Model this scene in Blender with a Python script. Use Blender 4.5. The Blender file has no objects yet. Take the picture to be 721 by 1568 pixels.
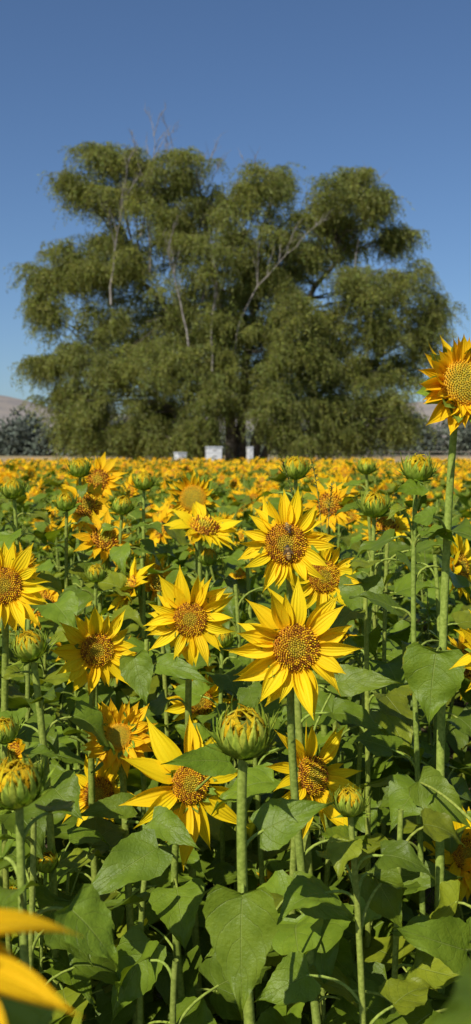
import bpy, math, random
import numpy as np
from mathutils import Vector, Matrix
random.seed(7); rng=np.random.default_rng(7)
scene=bpy.context.scene
R=random.uniform
SUN_AZ=math.radians(214); SUN_EL=math.radians(44)
SUND=Vector((math.sin(SUN_AZ)*math.cos(SUN_EL),math.cos(SUN_AZ)*math.cos(SUN_EL),math.sin(SUN_EL)))

# ------------------------------------------------------------ materials
def newmat(name):
    m=bpy.data.materials.new(name); m.use_nodes=True
    nt=m.node_tree; nt.nodes.clear()
    return m,nt,nt.nodes,nt.links
def N(nt,t,**k):
    n=nt.nodes.new(t)
    for a,b in k.items(): setattr(n,a,b)
    return n
def M_(nt,op,a,b=None,c=None,clamp=False):
    n=nt.nodes.new('ShaderNodeMath'); n.operation=op; n.use_clamp=clamp
    for i,x in enumerate((a,b,c)):
        if x is None: continue
        if isinstance(x,(int,float)): n.inputs[i].default_value=x
        else: nt.links.new(x,n.inputs[i])
    return n.outputs[0]
def MIX(nt,f,a,b,blend='MIX'):
    n=nt.nodes.new('ShaderNodeMix'); n.data_type='RGBA'; n.blend_type=blend
    for s,x in ((n.inputs[0],f),(n.inputs[6],a),(n.inputs[7],b)):
        if isinstance(x,(int,float)): s.default_value=x
        elif isinstance(x,tuple): s.default_value=(*x,1)
        else: nt.links.new(x,s)
    return n.outputs[2]
def plantmat(name,trans,rough,spec,build,bumpd=0.0006,sheen=0.0,tsat=(1,1,1)):
    m,nt,ns,lk=newmat(name)
    out=N(nt,'ShaderNodeOutputMaterial')
    p=N(nt,'ShaderNodeBsdfPrincipled'); p.inputs['Roughness'].default_value=rough
    p.inputs['Specular IOR Level'].default_value=spec
    p.inputs['Sheen Weight'].default_value=sheen
    col,h=build(nt)
    lk.new(col,p.inputs['Base Color'])
    if h is not None:
        b=N(nt,'ShaderNodeBump'); b.inputs['Strength'].default_value=0.7; b.inputs['Distance'].default_value=bumpd
        lk.new(h,b.inputs['Height']); lk.new(b.outputs[0],p.inputs['Normal'])
    if trans>0:
        t=N(nt,'ShaderNodeBsdfTranslucent')
        tc=MIX(nt,1.0,col,tsat,'MULTIPLY'); lk.new(tc,t.inputs[0])
        mx=N(nt,'ShaderNodeMixShader'); mx.inputs[0].default_value=trans
        lk.new(p.outputs[0],mx.inputs[1]); lk.new(t.outputs[0],mx.inputs[2]); lk.new(mx.outputs[0],out.inputs[0])
    else: lk.new(p.outputs[0],out.inputs[0])
    return m
def attr(nt,n='Col'):
    a=N(nt,'ShaderNodeAttribute'); a.attribute_name=n; return a.outputs['Color']
def uvxy(nt):
    u=N(nt,'ShaderNodeUVMap'); u.uv_map='UVMap'
    s=N(nt,'ShaderNodeSeparateXYZ'); nt.links.new(u.outputs[0],s.inputs[0])
    return u.outputs[0],s.outputs[0],s.outputs[1]
def noise(nt,vec,scale,detail=3,rough=.5):
    n=N(nt,'ShaderNodeTexNoise'); n.inputs['Scale'].default_value=scale; n.inputs['Detail'].default_value=detail
    n.inputs['Roughness'].default_value=rough
    if vec is not None: nt.links.new(vec,n.inputs['Vector'])
    return n.outputs[0]
def geopos(nt):
    return N(nt,'ShaderNodeTexCoord').outputs['Object']
def mapr(nt,x,a,b,c=0,d=1,smooth=True):
    n=N(nt,'ShaderNodeMapRange'); n.interpolation_type='SMOOTHSTEP' if smooth else 'LINEAR'
    nt.links.new(x,n.inputs[0])
    for i,v in enumerate((a,b,c,d)): n.inputs[i+1].default_value=v
    return n.outputs[0]
def b_petal(nt):
    uv,u,v=uvxy(nt); c=attr(nt)
    mp=N(nt,'ShaderNodeVectorMath',operation='MULTIPLY'); nt.links.new(uv,mp.inputs[0]); mp.inputs[1].default_value=(1.5,16,1)
    st=noise(nt,mp.outputs[0],1.0,3)
    base=mapr(nt,u,0.0,0.28,1,0)
    c1=MIX(nt,base,c,MIX(nt,1.0,c,(1.0,.80,.6),'MULTIPLY'))
    c2=MIX(nt,mapr(nt,st,.42,.75,0,.35),c1,MIX(nt,1.0,c1,(.96,.82,.6),'MULTIPLY'))
    w=M_(nt,'SINE',M_(nt,'MULTIPLY',v,31.0))
    h=M_(nt,'ADD',M_(nt,'MULTIPLY',w,.5),st)
    return c2,h
MP=plantmat('sunflower_petal',.30,.6,.15,b_petal,.0008,tsat=(1.0,.95,.6))
def b_leaf(nt):
    uv,u,v=uvxy(nt); c=attr(nt)
    av=M_(nt,'ABSOLUTE',M_(nt,'SUBTRACT',v,.5))
    av=M_(nt,'MULTIPLY',av,2.0)
    g=geopos(nt)
    n0=noise(nt,g,45,2)
    mid=mapr(nt,av,.008,.035,1,0)
    ph=M_(nt,'ADD',M_(nt,'MULTIPLY',M_(nt,'SUBTRACT',M_(nt,'POWER',u,.8),M_(nt,'MULTIPLY',M_(nt,'POWER',av,1.3),.34)),5.0),M_(nt,'MULTIPLY',n0,.55))
    fr=M_(nt,'ABSOLUTE',M_(nt,'SUBTRACT',M_(nt,'FRACT',ph),.5))
    lat=mapr(nt,fr,.0,.035,1,0)
    vein=M_(nt,'MAXIMUM',mid,M_(nt,'MULTIPLY',lat,.5))
    n1=noise(nt,g,60,3); n2=noise(nt,g,260,3,.6)
    cc=MIX(nt,mapr(nt,n1,.35,.7),c,MIX(nt,1.0,c,(.78,.82,.75),'MULTIPLY'))
    cc=MIX(nt,M_(nt,'MULTIPLY',vein,.38),cc,(.34,.41,.10))
    n3=noise(nt,g,22,4,.65)
    cc=MIX(nt,mapr(nt,n3,.70,.78,0,.6),cc,(.28,.22,.05))
    h=M_(nt,'ADD',M_(nt,'MULTIPLY',vein,-.8),M_(nt,'ADD',M_(nt,'MULTIPLY',fr,.6),M_(nt,'MULTIPLY',n2,.9)))
    return cc,h
ML=plantmat('sunflower_leaf',.32,.45,.34,b_leaf,.0016,tsat=(1.35,1.25,.4))
def b_green(nt):
    g=geopos(nt); n=noise(nt,g,220,3); c=attr(nt)
    return MIX(nt,mapr(nt,n,.35,.65),c,MIX(nt,1.0,c,(.68,.72,.6),'MULTIPLY')),n
MS=plantmat('sunflower_stem',0,.75,.12,b_green,.0008)
MB_=plantmat('sunflower_bract',.2,.65,.15,b_green,.0006,tsat=(1.2,1.2,.5))
def b_disc(nt):
    g=geopos(nt); n=noise(nt,g,500,2); c=attr(nt)
    return MIX(nt,mapr(nt,n,.3,.7),c,MIX(nt,1.0,c,(.78,.72,.65),'MULTIPLY')),n
MD=plantmat('sunflower_floret',0,.75,.15,b_disc,.0006)
def b_insect(nt):
    g=geopos(nt); n=noise(nt,g,1500,2); return attr(nt),n
MI=plantmat('bee_body',0,.5,.4,b_insect,.0002,sheen=.3)
MW=plantmat('bee_wing',.6,.3,.3,b_insect,.0001)
PL=[MP,ML,MS,MB_,MD]   # 0 petal 1 leaf 2 stem 3 bract 4 disc

# ------------------------------------------------------------ mesh builder
class MB:
    def __init__(s): s.v=[];s.f=[];s.m=[];s.uv=[];s.c=[];s.n=0
    def grid(s,P,nu,nv,mat,col,wrap=False,uv=None):
        b=s.n; k=(nu+1)*(nv+1)
        s.v.append(P); s.n+=k
        c=np.empty((k,4),np.float32); c[:,3]=1; c[:,:3]=col; s.c.append(c)
        i=np.arange(nu)[:,None]; j=np.arange(nv)[None,:]
        a=(b+i*(nv+1)+j).ravel()
        F=np.stack([a,a+nv+1,a+nv+2,a+1],1); s.f.append(F)
        s.m.append(np.full(len(F),mat,np.int32))
        U=(i/nu+0*j).ravel(); V=(j/nv+0*i).ravel(); du=1/nu; dv=1/nv
        s.uv.append(np.stack([np.stack([U,V],1),np.stack([U+du,V],1),np.stack([U+du,V+dv],1),np.stack([U,V+dv],1)],1))
    def build(s,name,mats,link=True,smooth=True):
        v=np.concatenate(s.v).astype(np.float32); f=np.concatenate(s.f).astype(np.int32)
        me=bpy.data.meshes.new(name)
        me.vertices.add(len(v)); me.vertices.foreach_set('co',v.ravel())
        me.loops.add(f.size); me.loops.foreach_set('vertex_index',f.ravel())
        me.polygons.add(len(f)); me.polygons.foreach_set('loop_start',np.arange(0,f.size,4,dtype=np.int32))
        me.polygons.foreach_set('material_index',np.concatenate(s.m))
        me.polygons.foreach_set('use_smooth',np.full(len(f),smooth))
        uvl=me.uv_layers.new(name='UVMap'); uvl.data.foreach_set('uv',np.concatenate(s.uv).astype(np.float32).ravel())
        ca=me.color_attributes.new('Col','FLOAT_COLOR','POINT'); ca.data.foreach_set('color',np.concatenate(s.c).ravel())
        for m in mats: me.materials.append(m)
        me.update(calc_edges=True); me.validate()
        o=bpy.data.objects.new(name,me)
        if link: scene.collection.objects.link(o)
        return o
def xf(P,M):
    A=np.array(M); return P@A[:3,:3].T+A[:3,3]
def frame(origin,x,zhint):
    x=Vector(x).normalized(); z=Vector(zhint); z=(z-x*z.dot(x))
    if z.length<1e-4: z=Vector((0,0,1))-x*x.z
    z.normalize(); y=z.cross(x)
    M=Matrix.Identity(4)
    for i in range(3): M[i][0]=x[i];M[i][1]=y[i];M[i][2]=z[i];M[i][3]=origin[i]
    return M
def nframe(origin,n,roll=0):
    n=Vector(n).normalized()
    M=frame(origin,Vector((0,0,1)).cross(n) if abs(n.z)<.98 else Vector((1,0,0)),n)
    return M@Matrix.Rotation(roll,4,'Z')
def jit(c,a=.1,h=.05):
    k=1+R(-a,a); return tuple(max(0,x*k*(1+R(-h,h))) for x in c)
def tube(mb,pts,rads,mat,col,ns=8):
    pts=[Vector(p) for p in pts]; n=len(pts); out=[]
    t0=(pts[1]-pts[0]).normalized(); ref=t0.orthogonal().normalized()
    for i in range(n):
        t=(pts[min(i+1,n-1)]-pts[max(i-1,0)]).normalized()
        ref=(ref-t*ref.dot(t)).normalized(); b=t.cross(ref)
        for k in range(ns+1):
            a=-2*math.pi*k/ns
            out.append(pts[i]+(ref*math.cos(a)+b*math.sin(a))*rads[i])
    mb.grid(np.array([tuple(p) for p in out]),n-1,ns,mat,col)
def bez(a,b,c,d,n):
    a,b,c,d=map(Vector,(a,b,c,d)); r=[]
    for i in range(n+1):
        t=i/n; r.append(a*(1-t)**3+b*3*t*(1-t)**2+c*3*t*t*(1-t)+d*t**3)
    return r
_UV={}
def UV(nu,nv):
    if (nu,nv) not in _UV:
        u,v=np.meshgrid(np.linspace(0,1,nu+1),np.linspace(-1,1,nv+1),indexing='ij'); _UV[(nu,nv)]=(u.ravel(),v.ravel())
    return _UV[(nu,nv)]
def petal(mb,M,L,W,col,nu=8,nv=4,bend=0.0,cup=.2,twist=0.,side=0.,mat=0):
    u,v=UV(nu,nv)
    w=W/2*(0.42*(1-u)+np.sin(np.pi*np.clip(u,0,1)**.85)**.85*.95)*(1-u**5)
    x=L*u-L*.10*bend*bend*u*u
    z=L*bend*u*u+cup*w*(v*v)*1.0
    if nv>2: z=z+ .10*w*np.cos(v*math.pi*2)
    y=w*v*1.0+side*L*u*u
    tw=twist*u
    y2=y*np.cos(tw)-z*np.sin(tw)*.3; z2=z+w*v*np.sin(tw)
    mb.grid(xf(np.stack([x,y2,z2],1),M),nu,nv,mat,col)
def leaf(mb,base,tip,nh,W,col,nu=16,nv=6,droop=.18,fold=.18):
    base=Vector(base); tip=Vector(tip); L=(tip-base).length
    M=frame(base,tip-base,nh)
    u,v=UV(nu,nv)
    sh=np.sin(np.pi*np.clip(u,0,1)**.55)**.8*(1-u**4)*(1-.30*u)*1.15
    sh=np.maximum(sh,0)
    if nu>=12: sh=sh*(1+.03*np.cos(u*nu*np.pi)*np.abs(v)**3)*(1+.04*np.sin(u*13+R(0,6)))
    p1,p2=R(0,6),R(0,6)
    w=W/2*sh
    x=L*u-L*.15*(np.abs(v)**1.5)*(1-u)**3*(u>0)
    z=fold*w*np.abs(v)**1.3 - L*droop*(u-.35)**2*1.6 + L*droop*.2 + .06*W*np.sin(u*8+p1)*np.abs(v)*1.2+ .055*W*np.sin(u*15+v*3+p2)*v*v
    y=w*v + .07*L*math.sin(p1)*u*u
    mb.grid(xf(np.stack([x,y,z],1),M),nu,nv,1,col)

YEL=(.95,.68,.009); YDP=(.95,.58,.009); ORG=(.93,.48,.008)
LG=(.165,.240,.016); SG=(.30,.36,.065); BG=(.23,.32,.035)
def head(mb,pos,n,rd,pl,cnt=24,elev=18,kind='open',det=2,tint=YEL,roll=None,wid=.92,dd=.05):
    M=nframe(pos,n,R(0,6.28) if roll is None else roll)
    nu,nv=((9,4),(5,2),(3,1))[2-det] if det<3 else (9,4)
    young=(kind=='young')
    layers=[(0,cnt,elev),(1,int(cnt*.8),elev-14)] if not young else [(0,cnt,elev+16),(1,cnt,elev),(2,int(cnt*.7),elev-16)]
    for li,c,el in layers:
        for i in range(c):
            a=2*math.pi*(i+.5*li+R(-.34,.34))/c
            e=math.radians(el+R(-17,14))
            L=pl*R(.70,1.12)*(1-.1*li if not young else .75+.12*li)
            W=L*R(.24,.36)*wid*(1.15 if not young else .95)
            PM=M@Matrix.Rotation(a,4,'Z')@Matrix.Translation((rd*.86,0,-.002-.0015*li))@Matrix.Rotation(-e,4,'Y')@Matrix.Rotation(R(-.45,.45),4,'X')
            petal(mb,PM,L,W,jit(tint,.05,.04),nu,nv,bend=R(-.42,.2) if not young else R(-.1,.35),cup=R(.1,.7),twist=R(-.9,.9),side=R(-.16,.16))
    k=6 if det>0 else 3; ns=24 if det>1 else 10
    P=[];C=[]
    for i in range(k+1):
        t=i/k*math.pi/2
        for j in range(ns+1):
            a=2*math.pi*j/ns; P.append((rd*math.sin(t)*math.cos(a),rd*math.sin(t)*math.sin(a),rd*.22*math.cos(t)-.001))
            q=math.sin(t)
            if kind=='young': C.append((.50,.38,.03) if q<.6 else (.65,.38,.02))
            else: C.append((.45,.30,.02) if q<.4 else ((.45,.20,.014) if det>0 else (.42,.19,.015)))
    mb.grid(xf(np.array(P),M),k,ns,4,np.array(C))
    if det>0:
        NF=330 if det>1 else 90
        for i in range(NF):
            q=math.sqrt((i+.5)/NF); a=i*2.39996
            rr=rd*.99*q; zz=rd*.22*math.sqrt(max(0,1-q*q))
            s=rd*1.0/math.sqrt(NF)*1.05
            h=s*(1.0+1.0*q*R(.5,1.3))
            if kind=='young': h*=.8
            if kind=='young':
                col=(.70,.50,.03) if R(0,1)<.7 else (.5,.42,.05)
                if q>.8: col=(.85,.48,.02)
            elif q<.42: col=(.68,.52,.03) if R(0,1)<.65 else (.48,.36,.03)
            elif q<.62: col=(.90,.55,.02) if R(0,1)<.68 else (.45,.19,.015)
            else: col=(.26,.085,.012) if R(0,1)<.27 else ((.95,.58,.015) if R(0,1)<.68 else (.75,.36,.015))
            nx,ny=math.cos(a),math.sin(a); tl=.55*q
            b=Vector((rr*nx,rr*ny,zz-.0006)); tp=b+Vector((nx*tl+R(-.25,.25),ny*tl+R(-.25,.25),1)).normalized()*h
            e1=Vector((nx,ny,0))*s*.5; e2=Vector((-ny,nx,0))*s*.5
            q4=[b-e1-e2,b+e1-e2,b+e1+e2,b-e1+e2,b-e1-e2]; t4=[tp+(x-b)*.62 for x in q4]; tt=[tp+(x-b)*.02+Vector((0,0,h*.1)) for x in q4]
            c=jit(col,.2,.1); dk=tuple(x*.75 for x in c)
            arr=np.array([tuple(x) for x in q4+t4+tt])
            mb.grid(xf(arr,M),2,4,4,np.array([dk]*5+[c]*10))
    P=[]
    prof=[(rd*1.02,0),(rd*1.05,-rd*.25),(rd*.8,-rd*.6),(rd*.35,-rd*.85),(rd*.16,-rd*1.1)]
    for (r,z) in prof:
        for j in range(13):
            a=-2*math.pi*j/12; P.append((r*math.cos(a),r*math.sin(a),z))
    mb.grid(xf(np.array(P),M),4,12,3,jit(BG))
    nb=22 if det>1 else (12 if det else 7)
    for i in range(nb):
        a=2*math.pi*i/nb+R(-.1,.1); L=rd*R(.8,1.15)*(.9 if not young else 1.2)
        PM=M@Matrix.Rotation(a,4,'Z')@Matrix.Translation((rd*.8,0,-rd*.35))@Matrix.Rotation(-math.radians(R(0,35) if not young else R(5,45)),4,'Y')
        petal(mb,PM,L,L*.5,jit(BG,.15),5 if det>1 else 3,2 if det else 1,bend=R(-.4,.3),cup=.3,mat=3)
    return M
def bud(mb,pos,n,r,det=2,yellow=1.0):
    M=nframe(pos,n,R(0,6.28))
    P=[];k=8 if det>1 else 5;ns=16 if det>1 else 8
    for i in range(k+1):
        t=math.pi*(1-i/k*.95)
        for j in range(ns+1):
            a=-2*math.pi*j/ns; P.append((r*.74*math.sin(t)*math.cos(a),r*.74*math.sin(t)*math.sin(a),r*.66*math.cos(t)))
    P=np.array(P)
    mb.grid(xf(P,M),k,ns,3,(.18,.21,.03))
    nu,nv=(9,2) if det>1 else (4,1)
    u,v=UV(nu,nv)
    rings=[(17,155,88,.86,.55,BG,3,.26),(19,145,66,.88,.42,BG,3,.24),(19,130,46,.88,.30,(.28,.37,.045),3,.21),(16,105,30,.86,.18,(.36,.42,.05),3,.17)]
    if yellow>0: rings.append((20,75,16,.84,.12,(.90,.58,.01),0,.12)); rings.append((14,55,4,.90,.08,(.85,.62,.02),0,.11))
    if det<2: rings=rings[1:5]
    for (c,t0,t1,rr,fl,col,mat,wd) in rings:
        if det<2: wd*=1.3
        for i in range(c):
            ph=2*math.pi*(i+R(-.35,.35))/c+fl*7
            e=t1+R(-16,18); th=np.radians(t0+(e-t0)*u)
            f=fl*R(0,2.2)
            lift=R(0,.12)
            rad=r*(rr+lift*u)*(1+f*u**3+.05*(1-v*v))
            w=wd*r*(np.sin(np.pi*np.clip(.15+.85*u,0,1)**.7)**.9)*(1-u**4)+.0001
            sx=np.sin(th)*rad; sz=np.cos(th)*rad*.95
            yy=w*v; sw=R(-.5,.5)*r*u*u*(.55 if mat==3 else 1)
            X=sx*math.cos(ph)-(yy+sw)*math.sin(ph); Y=sx*math.sin(ph)+(yy+sw)*math.cos(ph)
            cc=np.array(jit(col,.18,.06)); lite=np.array([1.5,1.35,1.2])
            C=cc[None,:]*(1+(lite-1)[None,:]*(np.abs(v)**3)[:,None]) if mat==3 else np.tile(cc,(len(u),1))
            mb.grid(xf(np.stack([X,Y,sz],1),M),nu,nv,mat,C)
    return M
def stempath(g,H,n,k=18):
    g=Vector(g);H=Vector(H);n=Vector(n).normalized();h=H.z-g.z
    wob=Vector((R(-.06,.06),R(-.05,.05),0)); w2=Vector((R(-.03,.03),R(-.03,.03),0))
    up=Vector((0,0,1))
    return bez(g,g+up*h*.4+wob,H-n*h*.06-up*h*.22+w2,H,k)
def addleaf(mb,sp,base,tip,W,nh,col,det,droop=.18,r0=.0023):
    base=Vector(base)
    best=min(sp[2:-1],key=lambda p:abs(p.z-(base.z-.035)))
    mid=(best+base)/2+Vector((0,0,.012))-(Vector(tip)-base)*.12
    tube(mb,bez(best,best*.5+mid*.5,mid,base+(Vector(tip)-base).normalized()*.004,6 if det>1 else 3),[r0*(1-.35*i/6) for i in range(7 if det>1 else 4)],2,jit(SG),6 if det>1 else 4)
    leaf(mb,base,tip,nh,W,col,*((18,8) if det>1 else ((8,4) if det else (4,2))),droop=droop)
def ranleaves(mb,sp,zlo,zhi,n,size,det,a0=None,taper=.5):
    a=R(0,6.28) if a0 is None else a0
    for i in range(n):
        t=(i+.5+R(-.3,.3))/n; z=zlo+(zhi-zlo)*t
        p=min(sp,key=lambda q:abs(q.z-z)); a+=2.4+R(-.4,.4)
        d=Vector((math.cos(a),math.sin(a),0))
        s=size*(1.15-taper*t)*R(.75,1.15)
        pl=s*R(.35,.75)
        base=p+d*pl+Vector((0,0,pl*R(.3,.9)))
        dn=R(-.3,1.0); dirv=(d+Vector((R(-.3,.3),R(-.3,.3),-dn))).normalized()
        tip=base+dirv*s
        nh=Vector((0,0,1))+SUND*.8+Vector((R(-.4,.4),R(-.4,.4),0))+d*dn*.6
        k=R(.70,1.25); yl=R(0,1)
        col=tuple(x*k for x in LG)
        if yl<.25: col=(col[0]*1.4,col[1]*1.12,col[2]*1.0)
        addleaf(mb,sp,base,tip,s*R(.6,.9),nh,col,det,droop=R(.05,.45))
def plant(mb,g,H,n,kind,rd,pl=.05,det=2,tint=YEL,cnt=22,elev=18,nl=8,zt=None,leaves=(),sr=.0055,lsize=.12,wid=.92,zlo=.15,collar=None):
    H=Vector(H); n=Vector(n).normalized()
    if kind=='bud': att=H-n*rd*.6
    elif kind=='none': att=H
    else: att=H-n*rd*.95
    sp=stempath(g,att,n,22 if det>1 else (10 if det else 5))
    k=len(sp)
    tube(mb,sp,[sr*(1.35-.5*i/(k-1)) for i in range(k)],2,jit(SG,.12),10 if det>1 else (6 if det else 4))
    M=None
    if kind=='bud': M=bud(mb,H,n,rd,det)
    elif kind!='none': M=head(mb,H,n,rd,pl,cnt,elev,kind,det,tint,wid=wid)
    ranleaves(mb,sp,zlo*H.z,(zt if zt else H.z-.09),nl,lsize,det)
    if collar is None: collar = 5 if (kind=='bud' and det>0) else 0
    if collar: ranleaves(mb,sp,H.z-rd-.13,H.z-rd-.015,collar,.07,det,taper=.6)
    for (b,t,w) in leaves:
        b=Vector(b);t=Vector(t)
        addleaf(mb,sp,b,t,w,Vector((-.15,-.8,.65)),jit(LG,.12),2,droop=R(.05,.15))
    return M

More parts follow.
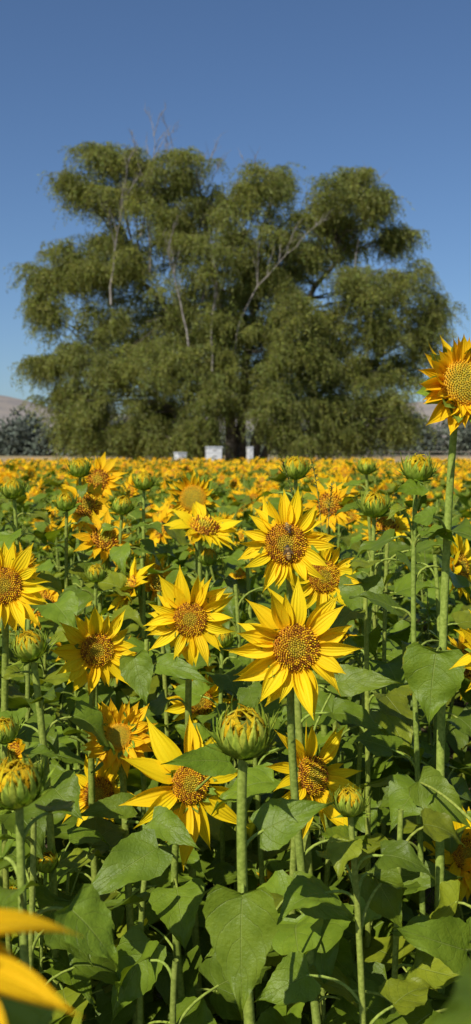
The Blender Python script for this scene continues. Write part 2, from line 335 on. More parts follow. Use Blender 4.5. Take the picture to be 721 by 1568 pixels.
# ------------------------------------------------------------ hero plants
heroes=[
 ('sunflower',(.15,1.45),(.070,1.37,1.227),(-.12,-1,.12),'open',.029,.052,dict(cnt=19,zt=1.0,elev=16,nl=10)),
 ('sunflower',(.125,1.26),(.074,1.20,1.115),(.12,-1,.12),'open',.0285,.063,dict(cnt=17,zt=.88,elev=14,nl=10)),
 ('sunflower',(-.04,1.6),(-.069,1.5,1.100),(-.05,-1,.1),'open',.026,.055,dict(cnt=18,zt=.98,elev=10,nl=10)),
 ('sunflower',(-.17,1.6),(-.211,1.5,1.053),(.25,-1,.05),'open',.025,.050,dict(cnt=17,zt=.93,elev=10,nl=10)),
 ('sunflower',(-.105,1.42),(-.172,1.45,.936),(-.05,-1,.25),'young',.019,.047,dict(cnt=20,zt=.78,elev=0,tint=YDP,wid=1.1,leaves=[((-.098,1.25,.852),(-.193,1.2,.802),.060)])),
 ('sunflower',(-.02,1.5),(-.065,1.40,.882),(.35,-.85,.35),'open',.027,.088,dict(cnt=9,zt=.72,elev=12,wid=.85,leaves=[((-.008,1.30,.945),(-.095,1.26,.962),.042),((-.112,1.32,.862),(-.043,1.28,.843),.04)])),
 ('sunflower',(.13,1.45),(.106,1.35,.911),(.6,-.7,.3),'open',.027,.066,dict(cnt=12,zt=.7,elev=18,wid=.8,leaves=[((.144,1.42,1.024),(.234,1.38,1.026),.045)])),
 ('sunflower',(-.24,1.75),(-.230,1.65,.782),(-.25,-1,.5),'open',.027,.05,dict(cnt=15,zt=.65,leaves=[((-.149,1.42,.845),(-.231,1.40,.836),.036)])),
 ('sunflower',(-.36,1.5),(-.330,1.4,1.164),(.1,-1,.15),'open',.026,.05,dict(cnt=18,zt=.95,nl=10)),
 ('sunflower',(-.11,2.3),(-.095,2.2,1.254),(-.1,-1,.2),'young',.030,.045,dict(cnt=15,zt=1.05,tint=YDP,det=2,nl=10)),
 ('sunflower',(.287,1.3),(.303,1.3,1.445),(.12,-.95,.25),'young',.032,.050,dict(cnt=19,zt=.95,sr=.0058,elev=16,wid=1.2,tint=(.95,.58,.008),leaves=[((.259,1.27,1.097),(.242,1.25,1.005),.076),((.262,1.3,1.27),(.235,1.33,1.262),.03)])),
 ('sunflower',(.36,1.7),(.377,1.6,.70),(.25,-.85,.4),'open',.026,.062,dict(cnt=15,zt=.5,leaves=[((.2325,1.42,.743),(.321,1.39,.761),.05)])),
 ('sunflower',(.16,1.7),(.142,1.58,1.155),(.2,-1,.2),'open',.026,.042,dict(cnt=16,zt=1.0,nl=10)),
 ('sunflower',(.40,1.9),(.412,1.8,1.146),(.75,-.6,.2),'open',.026,.05,dict(cnt=14,zt=1.05,nl=10)),
 ('sunflower',(.33,1.22),(.312,1.15,1.116),(.3,-1,.2),'open',.025,.048,dict(cnt=16,zt=.8)),
 ('sunflower',(-.06,1.9),(-.066,1.8,.90),(.1,-1,-.1),'open',.024,.045,dict(cnt=12,zt=.75)),
 ('sunflower',(-.15,.36),(-.102,.32,1.188),(.25,-.35,1),'open',.014,.046,dict(cnt=9,nl=0,zt=.7,elev=-4,tint=YDP,sr=.004,leaves=[((-.098,.40,1.130),(-.085,.38,1.075),.045)])),
 ('sunflower',(-.36,2.7),(-.363,2.6,1.285),(-.1,-1,.3),'open',.03,.05,dict(cnt=16,zt=1.15,tint=YDP,det=1,nl=12)),
 ('sunflower',(-.35,2.4),(-.350,2.3,1.231),(.3,-.8,.5),'open',.03,.055,dict(cnt=16,zt=1.13,tint=YDP,det=1,nl=12)),
 ('sunflower',(-.27,2.2),(-.279,2.1,1.170),(.4,-.7,.8),'open',.03,.052,dict(cnt=16,zt=1.08,tint=YDP,det=1,nl=12)),
 ('sunflower',(-.05,2.1),(-.064,2.0,1.205),(.3,-.5,.9),'open',.03,.052,dict(cnt=16,zt=1.1,det=1,nl=12)),
 ('sunflower',(.23,2.5),(.228,2.4,1.230),(-.1,-.9,.4),'open',.03,.05,dict(cnt=16,zt=1.13,tint=YDP,det=1,nl=12)),
 ('sunflower',(.37,2.5),(.368,2.4,1.180),(.2,-.6,.9),'open',.03,.05,dict(cnt=16,zt=1.08,det=1,nl=12)),
 ('sunflower',(-.2,2.1),(-.215,2.0,1.08),(-.8,-.3,.5),'open',.026,.05,dict(cnt=14,zt=.98,det=1,nl=12)),
 ('sunflower_in_bud',(.016,1.0),(.008,1.00,1.066),(0,-.3,1),'bud',.0275,0,dict(sr=.0058,zt=.6,nl=3,collar=0,leaves=[((.007,.985,.912),(.003,.95,.805),.068),((.026,1.03,.956),(.101,1.03,.989),.046),((.066,1.14,.85),(.145,1.12,.812),.04)])),
 ('sunflower_in_bud',(.14,1.12),(.128,1.10,.961),(0,-.15,1),'bud',.017,0,dict(sr=.0040,zt=.72,nl=6,leaves=[((.159,1.16,.861),(.201,1.15,.794),.052),((.084,1.12,.76),(.021,1.10,.737),.05),((.160,1.08,.675),(.200,1.06,.620),.05)])),
 ('sunflower_in_bud',(-.16,.9),(-.189,.85,1.065),(-.1,-.3,1),'bud',.022,0,dict(zt=.6,nl=3,sr=.0042)),
 ('sunflower_in_bud',(-.27,1.4),(-.282,1.35,1.087),(-.2,-.4,.9),'bud',.022,0,dict(zt=.93,nl=8)),
 ('sunflower_in_bud',(.26,1.45),(.259,1.4,1.329),(.1,-.3,1),'bud',.021,0,dict(zt=1.24,nl=14,sr=.0040,leaves=[((.262,1.38,1.305),(.215,1.36,1.300),.03)])),
 ('sunflower_in_bud',(.22,1.65),(.226,1.6,1.267),(0,-.3,1),'bud',.022,0,dict(zt=1.2,nl=14,sr=.0040)),
 ('sunflower_in_bud',(.10,1.8),(.107,1.75,1.325),(0,-.3,1),'bud',.022,0,dict(zt=1.25,nl=14,sr=.0042)),
 ('sunflower_in_bud',(-.27,2.0),(-.269,1.9,1.12),(0,-.3,1),'bud',.019,0,dict(zt=1.05,nl=12,sr=.0042)),
 ('sunflower_in_bud',(-.2,2.25),(-.205,2.2,1.290),(0,-.3,1),'bud',.022,0,dict(zt=1.23,nl=13,sr=.0042)),
 ('sunflower_in_bud',(-.24,2.15),(-.241,2.1,1.241),(.1,-.3,1),'bud',.022,0,dict(zt=1.18,nl=13,sr=.0042)),
 ('sunflower_in_bud',(-.35,2.15),(-.362,2.1,1.248),(-.1,-.3,1),'bud',.021,0,dict(zt=1.18,nl=13,sr=.0042)),
 ('sunflower_in_bud',(-.45,2.05),(-.452,2.0,1.279),(-.1,-.3,1),'bud',.022,0,dict(zt=1.2,nl=13,sr=.0042)),
 ('sunflower_in_bud',(.31,2.35),(.306,2.3,1.322),(0,-.3,1),'bud',.021,0,dict(zt=1.25,nl=13,sr=.0042)),
 ('sunflower_in_bud',(-.36,2.35),(-.364,2.3,1.318),(0,-.3,1),'bud',.024,0,dict(zt=1.25,nl=13,sr=.0042)),
 ('sunflower_in_bud',(-.31,1.35),(-.305,1.3,.985),(0,-.3,1),'bud',.018,0,dict(zt=.88,nl=9,sr=.0042)),
 ('sunflower_in_bud',(-.03,1.75),(-.023,1.7,1.032),(0,-.3,1),'bud',.018,0,dict(zt=.95,nl=10,sr=.0042)),
 ('sunflower_in_bud',(-.05,2.1),(-.056,2.02,1.14),(0,-.3,1),'bud',.019,0,dict(zt=1.07,nl=11,sr=.0042)),
 ('leafy_sunflower_plant',(.28,1.2),(.30,1.18,.93),(0,0,1),'none',.02,0,dict(nl=9,zt=.86,sr=.0042,leaves=[((.264,1.12,.786),(.173,1.08,.826),.055),((.242,1.3,.92),(.312,1.28,.864),.05)])),
 ('leafy_sunflower_plant',(-.13,1.35),(-.12,1.32,.80),(0,0,1),'none',.02,0,dict(nl=9,zt=.76,sr=.0042,leaves=[((-.112,1.3,.709),(-.168,1.28,.614),.066)])),
 ('leafy_sunflower_plant',(-.14,1.6),(-.14,1.55,1.06),(0,0,1),'none',.02,0,dict(nl=9,zt=.95,sr=.0042,leaves=[((-.12,1.5,1.033),(-.03,1.46,1.018),.034),((-.154,1.5,1.043),(-.134,1.47,.973),.048)])),
 ('leafy_sunflower_plant',(.21,1.55),(.20,1.52,1.14),(0,0,1),'none',.02,0,dict(nl=16,zt=1.12,sr=.0042,lsize=.11)),
 ('leafy_sunflower_plant',(.03,1.6),(.02,1.58,1.0),(0,0,1),'none',.02,0,dict(nl=15,zt=.98,sr=.0042,lsize=.11)),
 ('leafy_sunflower_plant',(.22,1.3),(.21,1.25,.90),(0,0,1),'none',.02,0,dict(nl=14,zt=.88,sr=.0042,lsize=.11)),
 ('leafy_sunflower_plant',(-.26,1.25),(-.25,1.22,.90),(0,0,1),'none',.02,0,dict(nl=14,zt=.88,sr=.0042,lsize=.11)),
 ('leafy_sunflower_plant',(.35,1.7),(.34,1.68,1.18),(0,0,1),'none',.02,0,dict(nl=16,zt=1.16,sr=.0042,lsize=.12)),
 ('leafy_sunflower_plant',(.27,1.75),(.27,1.75,1.20),(0,0,1),'none',.02,0,dict(nl=16,zt=1.18,sr=.0042,lsize=.12)),
 ('leafy_sunflower_plant',(-.14,1.8),(-.14,1.8,1.10),(0,0,1),'none',.02,0,dict(nl=16,zt=1.08,sr=.0042,lsize=.12)),
 ('leafy_sunflower_plant',(-.36,1.75),(-.36,1.72,1.10),(0,0,1),'none',.02,0,dict(nl=16,zt=1.08,sr=.0042,lsize=.12)),
 ('leafy_sunflower_plant',(0,1.75),(0,1.75,1.12),(0,0,1),'none',.02,0,dict(nl=16,zt=1.10,sr=.0042,lsize=.12)),
 ('leafy_sunflower_plant',(.12,1.65),(.16,1.62,.98),(0,0,1),'none',.02,0,dict(nl=16,zt=.96,sr=.0042,lsize=.12)),
 ('leafy_sunflower_plant',(.17,1.95),(.17,1.95,1.20),(0,0,1),'none',.02,0,dict(nl=18,zt=1.18,sr=.0042,lsize=.12)),
 ('leafy_sunflower_plant',(.02,2.05),(.02,2.05,1.20),(0,0,1),'none',.02,0,dict(nl=18,zt=1.18,sr=.0042,lsize=.12)),
 ('leafy_sunflower_plant',(-.19,2.0),(-.19,2.0,1.14),(0,0,1),'none',.02,0,dict(nl=18,zt=1.12,sr=.0042,lsize=.12)),
 ('leafy_sunflower_plant',(-.05,1.15),(-.07,1.15,.76),(0,0,1),'none',.02,0,dict(nl=12,zt=.74,sr=.0042,lsize=.11)),
 ('leafy_sunflower_plant',(.135,.40),(.120,.37,1.165),(0,0,1),'none',.02,0,dict(nl=0,zt=.6,sr=.003,leaves=[((.098,.34,1.163),(.058,.31,1.169),.030)])),
 ('sunflower',(-.33,.10),(-.30,.10,1.60),(-.3,-1,.6),'open',.03,.055,dict(nl=8,zt=1.5,leaves=[((-.33,.10,1.54),(-.22,.12,1.49),.12),((-.35,.02,1.50),(-.24,.02,1.42),.12)])),  # unseen plant added left of the camera to shade the near-left flower
]
firstM=None
for (nm,g,H,n,kind,rd,pl,kw) in heroes:
    mb=MB(); M=plant(mb,(g[0],g[1],0),H,n,kind,rd,pl,**kw)
    mb.build(nm,PL)
    if firstM is None: firstM=M

# ------------------------------------------------------------ bees
def ell(mb,M,c,r,col,mat=0,k=10,ns=12,stripes=None):
    P=[];C=[]
    for i in range(k+1):
        t=math.pi*i/k
        for j in range(ns+1):
            a=2*math.pi*j/ns
            P.append((c[0]+r[0]*-math.cos(t),c[1]+r[1]*math.sin(t)*math.cos(a),c[2]+r[2]*math.sin(t)*math.sin(a)))
            C.append(col if not stripes or int(i*.9)%2==0 else stripes)
    mb.grid(xf(np.array(P),M),k,ns,mat,np.array(C))
def bee(fn,off,ang,s):
    fn=Vector(fn).normalized(); B=nframe(off,fn,0)@Matrix.Rotation(ang,4,'Z')@Matrix.Scale(s,4)
    mb=MB()
    ell(mb,B,(.0062,0,.0022),(.0017,.0019,.0016),(.03,.02,.012))
    ell(mb,B,(.0028,0,.003),(.0026,.0024,.0023),(.22,.12,.03))
    ell(mb,B,(-.0042,0,.0025),(.0055,.0026,.0024),(.03,.018,.01),stripes=(.60,.34,.05),k=12)
    for sy in (-1,1):
        for (x,dx) in ((.0045,.003),(.003,.0),(.0012,-.003)):
            tube(mb,[B@Vector((x,sy*.0015,.0018)),B@Vector((x+dx*.5,sy*.0042,.0026)),B@Vector((x+dx,sy*.0056,-.0008))],[.0004*s,.00032*s,.00018*s],0,(.04,.02,.01),5)
        tube(mb,[B@Vector((.0074,sy*.0006,.003)),B@Vector((.0095,sy*.0014,.0036)),B@Vector((.0112,sy*.0022,.0024))],[.00018*s]*3,0,(.03,.02,.01),4)
        for (L,W,a) in ((.0088,.0024,142),(.0060,.0018,128)):
            PM=B@Matrix.Translation((.0025,sy*.0014,.0050))@Matrix.Rotation(math.radians(sy*a),4,'Z')@Matrix.Rotation(-.05,4,'Y')
            petal(mb,PM,L,W,(.20,.13,.06),6,2,mat=1)
        ell(mb,B,(.0068,sy*.0013,.0025),(.0008,.0006,.0009),(.01,.006,.004),k=6,ns=8)
    return mb.build('honey_bee',[MI,MW])
n1=Vector(firstM.col[2][:3]); c1=Vector(firstM.col[3][:3]); x1=Vector((1,0,0)); z1=Vector((0,0,1))
bee(n1,c1+n1*.0085+x1*.004-z1*.012,math.radians(100),1.2)
bee(n1,c1+n1*.0075+x1*.004+z1*.021,math.radians(-70),.9)

# ------------------------------------------------------------ GN instancing helper
def points_instancer(name,pts,rots,scl,idx,coll,parent=None):
    me=bpy.data.meshes.new(name); n=len(pts)
    me.vertices.add(n); me.vertices.foreach_set('co',np.array(pts,np.float32).ravel())
    a=me.attributes.new('rot','FLOAT_VECTOR','POINT'); a.data.foreach_set('vector',np.array(rots,np.float32).ravel())
    a=me.attributes.new('scl','FLOAT','POINT'); a.data.foreach_set('value',np.array(scl,np.float32))
    a=me.attributes.new('idx','INT','POINT'); a.data.foreach_set('value',np.array(idx,np.int32))
    o=bpy.data.objects.new(name,me); scene.collection.objects.link(o)
    ng=bpy.data.node_groups.new(name+'_nodes','GeometryNodeTree')
    ng.interface.new_socket('Geometry',in_out='INPUT',socket_type='NodeSocketGeometry')
    ng.interface.new_socket('Geometry',in_out='OUTPUT',socket_type='NodeSocketGeometry')
    gi=ng.nodes.new('NodeGroupInput'); go=ng.nodes.new('NodeGroupOutput')
    ci=ng.nodes.new('GeometryNodeCollectionInfo'); ci.inputs[0].default_value=coll
    ci.inputs['Separate Children'].default_value=True; ci.inputs['Reset Children'].default_value=True
    ip=ng.nodes.new('GeometryNodeInstanceOnPoints'); ip.inputs['Pick Instance'].default_value=True
    def na(nm,t):
        x=ng.nodes.new('GeometryNodeInputNamedAttribute'); x.data_type=t; x.inputs['Name'].default_value=nm; return x.outputs['Attribute']
    L=ng.links.new
    L(gi.outputs[0],ip.inputs['Points']); L(ci.outputs[0],ip.inputs['Instance'])
    L(na('idx','INT'),ip.inputs['Instance Index']); L(na('rot','FLOAT_VECTOR'),ip.inputs['Rotation']); L(na('scl','FLOAT'),ip.inputs['Scale'])
    L(ip.outputs[0],go.inputs[0])
    md=o.modifiers.new('instances','NODES'); md.node_group=ng
    if parent: o.parent=parent
    return o

# ------------------------------------------------------------ field
fc=bpy.data.collections.new('sunflower_variants')
NV_HI=12; NV_LO=9
for i in range(NV_HI+NV_LO):
    mb=MB(); hi=i<NV_HI; det=1 if hi else 0
    h=R(1.06,1.20)
    k=i%6
    kind='bud' if k in(1,4) else ('young' if k==3 else 'open')
    if k==5: kind='none'
    if not hi and k==4: kind='open'
    t=random.choice([YEL,YEL,YDP]) if hi else random.choice([YDP,YDP,ORG])
    plant(mb,(0,0,0),(R(-.04,.04),-.05,h),(R(-1,1),-1,R(0,1.9)) if kind!='bud' else (R(-.2,.2),-.3,1),kind,.022 if kind=='bud' else .030,R(.044,.06),det=det,tint=t,cnt=18 if hi else 13,
          nl=24 if hi else 10,zt=h-.02,lsize=.155 if hi else .18,zlo=.35,sr=.0042)
    if R(0,1)<.5 and kind!='none':
        plant(mb,(.01,0,.45),(R(-.13,.13),R(-.12,.05),h-R(.05,.22)),(R(-.9,.9),-1,R(0,1.5)),random.choice(['bud','open','open']),.022,.045,det=det,tint=t,cnt=14,nl=4,sr=.0035,lsize=.12,zlo=.75)
    o=mb.build('sunflower_variant_%02d'%i,PL,link=False); fc.objects.link(o)
pts=[];rots=[];scl=[];idx=[]
y=1.95
while y<39:
    hw=.36*y+1.6; sp=.28 if y<6 else (.30 if y<12 else .34)
    x=-hw
    while x<hw:
        px=x+R(-.13,.13); py=y+R(-.14,.14)
        s=R(.82,1.06)
        if py<3.2: s=R(.78,.95)
        pts.append((px,py,-.01)); rots.append((R(-.1,.1),R(-.1,.1),R(-1.3,1.1))); scl.append(s)
        if py<4.5 and px>.12 and R(0,1)<.6: idx.append(random.choice([5,11,1,4,5,11,7,10]))
        elif py<5 and R(0,1)<.2: idx.append(random.choice([5,11]))
        else: idx.append(random.randrange(NV_HI) if py<9 else NV_HI+random.randrange(NV_LO))
        x+=sp
    y+=sp
for i in range(170):
    px=R(-1.7,1.7); py=R(.9,1.95)
    if abs(px)<.36*py+.12: s=R(.52,.72) if py>1.35 else 0
    else: s=R(.8,1.0)
    if s==0: continue
    pts.append((px,py,-.01)); rots.append((0,0,R(-3,3))); scl.append(s); idx.append(random.choice([5,11,1,4,5,11,0]))
points_instancer('sunflower_field',pts,rots,scl,idx,fc)

# ------------------------------------------------------------ grass stalks with seed heads
mb=MB()
for (g,m,e,L) in (((.155,1.72),(.135,1.70,1.22),(.075,1.68,1.352),1),((.16,1.74),(.17,1.70,1.25),(.125,1.69,1.355),1),((.15,1.7),(.15,1.70,1.2),(.165,1.68,1.30),1),((.36,1.8),(.36,1.8,1.1),(.33,1.78,1.30),1)):
    sp=bez((g[0],g[1],0),(g[0],g[1],.8),m,e,24)
    tube(mb,sp,[.0016-.0011*i/24 for i in range(25)],2,(.22,.25,.07),5)
    for i in range(40):
        t=.86+.14*i/40
        q=t*24; a=int(q); f=q-a; a2=min(a+1,24); p=sp[min(a,24)].lerp(sp[a2],f)
        d=Vector((R(-1,1),R(-1,1),R(-.3,.8))).normalized()
        petal(mb,frame(p,d,(0,0,1)),R(.006,.012),.003,(.24,.24,.07),3,1,mat=3)
mb.build('wild_grass',PL)

# ------------------------------------------------------------ ground
def terr(x,y):
    t=np.clip((y-60)/120,0,1); t=t*t*(3-2*t)
    b=1.75*t
    far=np.clip((y-700)/900,0,1)
    return b+far*2.0
ys=np.concatenate([np.linspace(-40,60,60),np.linspace(63,260,50),np.geomspace(270,4500,30)])
xs=np.concatenate([-np.geomspace(2500,30,20),np.linspace(-28,28,40),np.geomspace(30,2500,20)])
X,Y=np.meshgrid(xs,ys,indexing='xy')
Z=terr(X,Y)+rng.normal(0,.012,X.shape)*(np.abs(X)<30)*(Y<60)
mb=MB(); Pg=np.stack([X.ravel(),Y.ravel(),Z.ravel()],1)
Pg=Pg.reshape(len(ys),len(xs),3)[:,::-1].reshape(-1,3)
mb.grid(Pg,len(ys)-1,len(xs)-1,0,(.1,.1,.1))
m,nt,ns,lk=newmat('soil_and_dry_grass')
out=N(nt,'ShaderNodeOutputMaterial'); p=N(nt,'ShaderNodeBsdfPrincipled'); p.inputs['Roughness'].default_value=.95; p.inputs['Specular IOR Level'].default_value=.1
g=geopos(nt); sx=N(nt,'ShaderNodeSeparateXYZ'); lk.new(g,sx.inputs[0])
soil=MIX(nt,mapr(nt,noise(nt,g,9,6,.7),.35,.65),(.08,.055,.032),(.16,.115,.07))
soil=MIX(nt,mapr(nt,noise(nt,g,60,4,.7),.58,.66),soil,(.26,.22,.11))
dry=MIX(nt,mapr(nt,noise(nt,g,.08,5,.6),.35,.65),(.33,.23,.13),(.42,.33,.19))
dry=MIX(nt,mapr(nt,noise(nt,g,.02,5,.6),.5,.6),dry,(.14,.15,.06))
c=MIX(nt,mapr(nt,sx.outputs[1],40,46),soil,dry)
lk.new(c,p.inputs['Base Color'])
b=N(nt,'ShaderNodeBump'); b.inputs['Distance'].default_value=.03; lk.new(noise(nt,g,25,5,.7),b.inputs['Height']); lk.new(b.outputs[0],p.inputs['Normal'])
lk.new(p.outputs[0],out.inputs[0])
mb.build('ground',[m])

# ------------------------------------------------------------ hills
def hillmat(name,a,b_):
    m,nt,ns,lk=newmat(name)
    out=N(nt,'ShaderNodeOutputMaterial'); p=N(nt,'ShaderNodeBsdfPrincipled'); p.inputs['Roughness'].default_value=1; p.inputs['Specular IOR Level'].default_value=0
    g=geopos(nt)
    lk.new(MIX(nt,mapr(nt,noise(nt,g,.02,6,.65),.4,.6),a,b_),p.inputs['Base Color']); lk.new(p.outputs[0],out.inputs[0]); return m
def ridge(name,y0,y1,hf,mat,seed):
    r=np.random.default_rng(seed); nx,ny=160,24
    xs=np.linspace(-1500,1500,nx+1); P=np.zeros((ny+1,nx+1,3))
    ph=r.uniform(0,6,12)
    for i in range(ny+1):
        t=i/ny; y=y0+(y1-y0)*t
        for j,x in enumerate(xs):
            prof=math.sin(min(1,t*1.0)*math.pi/2)
            nz=sum(math.sin(x*.006*(1.7**k)+y*.004*(1.6**k)+ph[k])/(1.6**k) for k in range(6))
            P[i,j]=(x,y,max(.5,(hf(x)+nz*7)*prof))
    mb=MB(); mb.grid(P[:,::-1].reshape(-1,3),ny,nx,0,(.3,.3,.3)); return mb.build(name,[mat])
ridge('hills',1100,1800,lambda x:68+44*math.exp(-((x+470)/190)**2)+28*math.exp(-((x-420)/160)**2),hillmat('dry_hillside_painted_haze',(.22,.20,.19),(.28,.245,.215)),3)  # atmospheric haze is mixed into both hillside colours

# ------------------------------------------------------------ foliage materials
def b_fol(nt):
    c=attr(nt)
    oi=N(nt,'ShaderNodeObjectInfo').outputs['Random']
    c2=MIX(nt,oi,c,MIX(nt,1.0,c,(1.6,1.4,1.1),'MULTIPLY'))
    return c2,None
MF=plantmat('willow_leaf',.38,.5,.3,b_fol,tsat=(1.3,1.3,.6))
MFD=plantmat('distant_foliage_painted_haze',.1,.8,.1,b_fol)
def b_bark(nt):
    g=geopos(nt); c=attr(nt)
    n=noise(nt,g,6,6,.7); return MIX(nt,mapr(nt,n,.35,.65),c,MIX(nt,1.0,c,(.45,.42,.4),'MULTIPLY')),n
MK=plantmat('willow_bark',0,.9,.15,b_bark,.05)

# ------------------------------------------------------------ willow
TY=46.0
willow=bpy.data.objects.new('willow_tree',None); scene.collection.objects.link(willow); willow.location=(0,TY,0)
clumps=[(-7.5,13.4,.8),(-6.0,14.6,.8),(-6.2,12.9,1.0),(-4.4,14.2,.8),(-2.3,14.0,.8),(-3.3,13.2,.9),(-4.2,12.3,1.3),(-1.2,12.4,1.1),(1.0,13.0,1.0),(2.0,13.5,.6),
(.6,11.0,1.5),(-7.9,9.9,1.0),(-8.9,9.4,.6),(-8.6,7.8,.9),(-6.5,9.3,1.4),(-5.8,10.9,1.0),(-4.4,9.7,1.7),(-1.7,9.8,1.7),(4.0,12.7,.7),(5.4,13.4,.8),(6.3,12.6,.8),(5,11.5,1.4),(3.4,10.4,1.1),(7.2,11.1,.7),
(7.6,9.3,1.0),(9.2,8.0,.7),(5.8,8.6,1.6),(8.5,6.8,1.2),(2.9,7.9,1.9),(7.2,5.2,1.5),(4.3,5.0,1.9),(1.2,5.9,1.9),(-1.75,5.9,1.9),(-4.7,6.1,1.8),
(-7.3,6.0,1.3),(-9.0,5.6,.5),(-6.8,3.8,1.5),(-4.0,3.7,1.6),(-1.2,3.4,1.5),(1.8,3.4,1.4),(4.6,3.3,1.4),(6.9,3.5,1.2),(.2,7.7,1.6),(-8.0,3.9,.9),(-2.9,7.6,1.4),(-6.5,7.4,1.1),
(-7.0,2.4,1.1),(-5.2,2.2,1.1),(-3.4,2.3,1.1),(-1.8,2.1,.9),(2.6,2.2,1.0),(4.2,2.2,1.1),(5.8,2.3,1.1),(7.2,2.6,.8),(4.6,7.0,1.4),(6.6,7.0,1.1),(2.8,5.6,1.4),(-3.2,5.0,1.3),(-6.0,5.2,1.2),
(1.9,9.4,1.3),(2.4,11.6,.9),(.9,9.0,1.2),(-.8,4.8,1.2),(.4,4.2,1.1),(-2.6,11.2,1.2),(-.4,7.0,1.2)]
sc=bpy.data.collections.new('willow_spray_variants')
for vi in range(6):
    mb=MB()
    for s in range(7):
        a=R(0,6.28); out_=R(.2,.7); L=R(.4,1.25)
        d=Vector((math.cos(a),math.sin(a),0)); st=d*R(0,.2)+Vector((0,0,R(-.1,.2)))
        sp=bez(st,st+d*out_*.6+Vector((0,0,R(.1,.35))),st+d*out_+Vector((0,0,-L*.3)),st+d*out_*1.25+Vector((R(-.15,.15),R(-.15,.15),-L)),10)
        tube(mb,sp,[.008-.0005*i for i in range(11)],1,(.18,.17,.08),3)
        nl=int((L+out_*.6)/.06)
        for i in range(nl):
            q=(i+R(0,1))/nl*10; k=min(int(q),9); p=sp[k].lerp(sp[k+1],q-k)
            dv=Vector((R(-1,1),R(-1,1),R(-1.5,.3))).normalized(); LL=R(.12,.20)
            F=frame(p,dv,(R(-1,1)-.5,R(-1,1)-.7,R(-.2,1))); w=R(.017,.027)
            P4=np.array([(0,0,0),(LL*.45,-w,0),(LL*.45,w,0),(LL,0,0)])
            mb.grid(xf(P4,F),1,1,0,jit((.175,.210,.045),.3,.1))
    o=mb.build('willow_spray_%d'%vi,[MF,MK],link=False,smooth=False); sc.objects.link(o)
pts=[];rots=[];scl=[];idx=[];cc=[]
for (x,z,r) in clumps:
    big=r>1.3
    for rep in range(3 if big else 2):
        yy=R(-3.4,3.6)*min(1,(1.2-abs(x)/12)) if rep else R(-4,-1.5)*(1.15-abs(x)/11)
        cx=x+R(-.3,.3)*rep; cz=z+R(-.3,.3)*rep; rr=r*(1 if rep==0 else R(.65,.9))
        cc.append((cx,yy,cz,rr))
for (cx,yy,cz,rr) in cc:
    for sb in range(int(4+rr*4.2)):
        v=Vector((random.gauss(0,1),random.gauss(0,1),random.gauss(.25,1))).normalized()*rr*R(.4,1.15)
        sx,sy,sz=cx+v.x,yy+v.y*1.05,cz+v.z*.85
        sr=R(.20,.60)
        for k in range(int(3+sr*11)):
            w=Vector((random.gauss(0,1),random.gauss(0,1),random.gauss(0,.6)))*sr*.6
            p=(sx+w.x,sy+w.y,max(sz+w.z,1.0))
            pts.append(p); rots.append((R(-.35,.35),R(-.35,.35),R(0,6.28))); scl.append(R(.45,1.0)); idx.append(random.randrange(6))
points_instancer('foliage',pts,rots,scl,idx,sc,willow)
mb=MB(); BK=(.24,.21,.17)
def limb(a,b,r0,r1,n=9,col=BK,wob=.3,ns=7):
    a=Vector(a);b=Vector(b); d=b-a
    sp=bez(a,a+Vector((d.x*.15,d.y*.15,d.z*.45))+Vector((R(-wob,wob),R(-wob,wob),0)),a+Vector((d.x*.6,d.y*.6,d.z*.85))+Vector((R(-wob,wob),R(-wob,wob),0)),b,n)
    for i in range(1,n): sp[i]=sp[i]+Vector((R(-1,1),R(-1,1),R(-1,1)))*wob*.12
    tube(mb,sp,[r0+(r1-r0)*i/n for i in range(n+1)],0,col,ns); return sp
mains=[]
for (bx,by,tx,ty,tz,r) in ((-.7,0,-4.6,-.5,9.5,.28),(-.3,-.3,-1.4,-.8,10.8,.30),(.2,.2,1.0,.6,10.5,.26),(.5,-.2,4.6,-.4,10.2,.28),(-.9,.3,-6.2,.4,5.5,.2),(.8,.1,6.6,.2,5.8,.2)):
    mains.append(limb((bx,by,-.1),(tx,ty,tz),r,.09,12,wob=.7,ns=9))
tube(mb,[(0,0,-.2),(0,0,.3),(.05,0,.9)],[1.15,.9,.75],0,BK,12)
for (cx,yy,cz,rr) in cc:
    tgt=Vector((cx,yy,cz)); bp=min((p for sp in mains for p in sp[3:]),key=lambda p:(p-tgt).length+max(0,p.z-tgt.z)*2)
    sp=limb(bp,tgt,.060,.020,8,wob=.4,ns=6)
    for k in range(3):
        e=tgt+Vector((R(-1,1),R(-1,1),R(-.2,1)))*rr*.9; limb(sp[5+k%3],e,.020,.007,5,wob=.2,ns=4)
PALE=(.36,.33,.29)
def dead(a,b,r,depth):
    sp=limb(a,b,r,r*.3,8,col=PALE,wob=.25*(Vector(b)-Vector(a)).length/2.5,ns=5)
    if depth==0: return
    L=(Vector(b)-Vector(a)).length
    for k in range(7):
        p=sp[random.randrange(3,9)]; d=(Vector(b)-Vector(a)).normalized()+Vector((R(-.7,.7),R(-.7,.7),R(-.2,.5)))
        dead(p,p+d*L*R(.15,.3),r*.45,depth-1)
for a,b,r in (((-3.8,-2.2,9.5),(-4.6,-2.4,14.9),.055),((-4.2,-2.5,11),(-3.6,-2.6,15.4),.045),((-3.2,-2.0,10),(-2.8,-2.2,15.1),.045),((-1.5,-2.4,8),(-1.7,-2.8,14.0),.055),
              ((1.2,-2.0,9),(.8,-2.5,13.6),.045),((5.2,-2,9),(6.2,-2.2,13.6),.03),((0,-3,6),(2.6,-4.2,10.2),.055),((-5.5,-2.5,8),(-4.9,-4.0,13.0),.06),((-1,-3.4,5),(-.8,-4.5,9),.055),((-2,-4,6),(-2.8,-4.8,10),.05)):
    dead(a,b,r,2)
o=mb.build('trunk_and_branches',[MK]); o.parent=willow

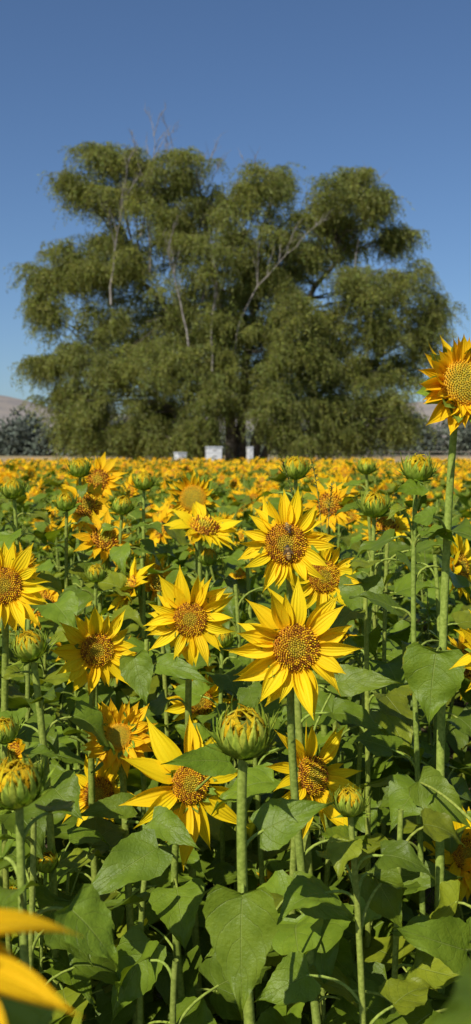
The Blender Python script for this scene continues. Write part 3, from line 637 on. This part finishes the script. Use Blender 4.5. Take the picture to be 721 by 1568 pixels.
# ------------------------------------------------------------ distant tree line
mb=MB(); V=[];C=[]
def farclump(cx,cy,cz,r,n,col):
    for i in range(n):
        v=Vector((random.gauss(0,1),random.gauss(0,1),random.gauss(0,1))).normalized()*r*R(.4,1)
        p=Vector((cx+v.x,cy+v.y,cz+v.z*.9)); s=R(.45,.85)
        F=frame(p,(R(-1,1),R(-1,1),R(-1,1)),(R(-1,1),R(-1,1)-.4,R(-1,1)+.4))
        V.append(xf(np.array([(0,0,0),(s*.5,-s*.3,0),(s*.5,s*.3,0),(s,0,0)]),F)); C.append(jit(col,.10,.05))
for x0,x1,hh in ((-80,-16,8.4),(14,80,7.8),(-18,15,6)):
    x=x0
    while x<x1:
        y=R(134,152); h=hh*R(.72,1.0); r=R(1.8,3.0); col=(.105,.125,.100) if R(0,1)<.5 else (.12,.138,.105)  # greens lightened and greyed to paint in distance haze
        zz=1.2
        while zz<h-1:
            farclump(x+R(-.8,.8),y,zz,r*(1.1-.35*zz/h),150,col); zz+=r*.55
        x+=R(.9,1.6)
Pn=np.concatenate(V); nq=len(V)
mb.v=[Pn]; mb.n=len(Pn); c4=np.ones((len(Pn),4),np.float32); c4[:,:3]=np.repeat(np.array(C),4,0); mb.c=[c4]
a=np.arange(nq)*4; mb.f=[np.stack([a,a+1,a+3,a+2],1)]; mb.m=[np.zeros(nq,np.int32)]; mb.uv=[np.zeros((nq,4,2))]
mb.build('distant_tree_line',[MFD],smooth=False)

# ------------------------------------------------------------ beehives and fence
def paint(name,col):
    m,nt,ns,lk=newmat(name); out=N(nt,'ShaderNodeOutputMaterial'); p=N(nt,'ShaderNodeBsdfPrincipled'); p.inputs['Roughness'].default_value=.6
    g=geopos(nt); lk.new(MIX(nt,mapr(nt,noise(nt,g,5,5,.7),.45,.75),col,tuple(x*.75 for x in col)),p.inputs['Base Color']); lk.new(p.outputs[0],out.inputs[0]); return m
MWH=paint('white_paint',(.66,.66,.66)); MWD=paint('weathered_wood',(.26,.22,.18)); MMT=paint('galvanised_lid',(.45,.47,.49))
import bmesh
def boxes(name,specs,mats,parent=None,loc=None,rot=0):
    bm=bmesh.new()
    for (c,s,mi) in specs:
        r=bmesh.ops.create_cube(bm,size=1,matrix=Matrix.Translation(c)@Matrix.Diagonal((*s,1)))
        fs={f for v in r['verts'] for f in v.link_faces}
        for f in fs: f.material_index=mi
        es={e for f in fs for e in f.edges}
        bmesh.ops.bevel(bm,geom=list(es),offset=min(s)*.08,segments=1,affect='EDGES')
    me=bpy.data.meshes.new(name); bm.to_mesh(me); bm.free()
    for m in mats: me.materials.append(m)
    o=bpy.data.objects.new(name,me); scene.collection.objects.link(o)
    if loc: o.location=loc
    o.rotation_euler=(0,0,rot); return o
def hive(loc,n,w,rot):
    sp=[((0,0,.18),(w*1.05,w*1.1,.05),1)]
    for sx in(-1,1):
        for sy in(-1,1): sp.append(((sx*w*.42,sy*w*.42,.0785),(.06,.06,.15),1))
    z=.208
    for i in range(n):
        sp.append(((0,0,z+.12),(w,w,.235),0)); sp.append(((0,-w*.5-.012,z+.15),(w*.25,.02,.03),1)); z+=.24
    sp.append(((0,-w*.5-.03,.222),(w*.7,.055,.02),1)); sp.append(((0,0,z+.035),(w*1.07,w*1.07,.07),2))
    boxes('beehive',sp,[MWH,MWD,MMT],loc=loc,rot=rot)
hive((-.92,41.5,0),6,.64,.15); hive((-2.3,41,0),5,.40,.5); hive((.62,42.2,0),6,.26,.2)
sp=[]
for i in range(40):
    x=4+i*2.4; sp.append(((x,0,.5),(.10,.10,1.1),0))
    if i<39:
        for z in (.5,.95): sp.append(((x+1.2,-.075,z),(2.38,.04,.07),0))
boxes('wooden_fence',sp,[MWD],loc=(0,118,.80))

# ------------------------------------------------------------ world, sun, camera
w=bpy.data.worlds.new('World'); scene.world=w; w.use_nodes=True; nt=w.node_tree
bg=nt.nodes['Background']; sk=nt.nodes.new('ShaderNodeTexSky'); sk.sky_type='NISHITA'; sk.sun_disc=False
sk.sun_elevation=SUN_EL; sk.sun_rotation=SUN_AZ; sk.altitude=300; sk.air_density=1.0; sk.dust_density=.9; sk.ozone_density=3.0
tint=MIX(nt,1.0,sk.outputs[0],(.82,.96,1.12),'MULTIPLY')
nt.links.new(tint,bg.inputs[0]); bg.inputs[1].default_value=.086
sl=bpy.data.lights.new('sun','SUN'); sl.energy=5.0; sl.angle=math.radians(.53); sl.color=(1,.95,.84)
so=bpy.data.objects.new('sun',sl); scene.collection.objects.link(so); so.rotation_euler=SUND.to_track_quat('Z','Y').to_euler(); so.location=(-10,-10,20)
cam=bpy.data.cameras.new('camera'); co=bpy.data.objects.new('camera',cam); scene.collection.objects.link(co)
co.location=(0,0,1.35); co.rotation_euler=(math.radians(90),0,0)
cam.sensor_fit='VERTICAL'; cam.sensor_height=36; cam.sensor_width=36; cam.lens=34.6; cam.shift_y=-87/1568; cam.clip_start=.02; cam.clip_end=8000
cam.dof.use_dof=True; cam.dof.focus_distance=1.35; cam.dof.aperture_fstop=9
scene.camera=co
scene.view_settings.view_transform='Standard'; scene.view_settings.look='None'; scene.view_settings.exposure=0
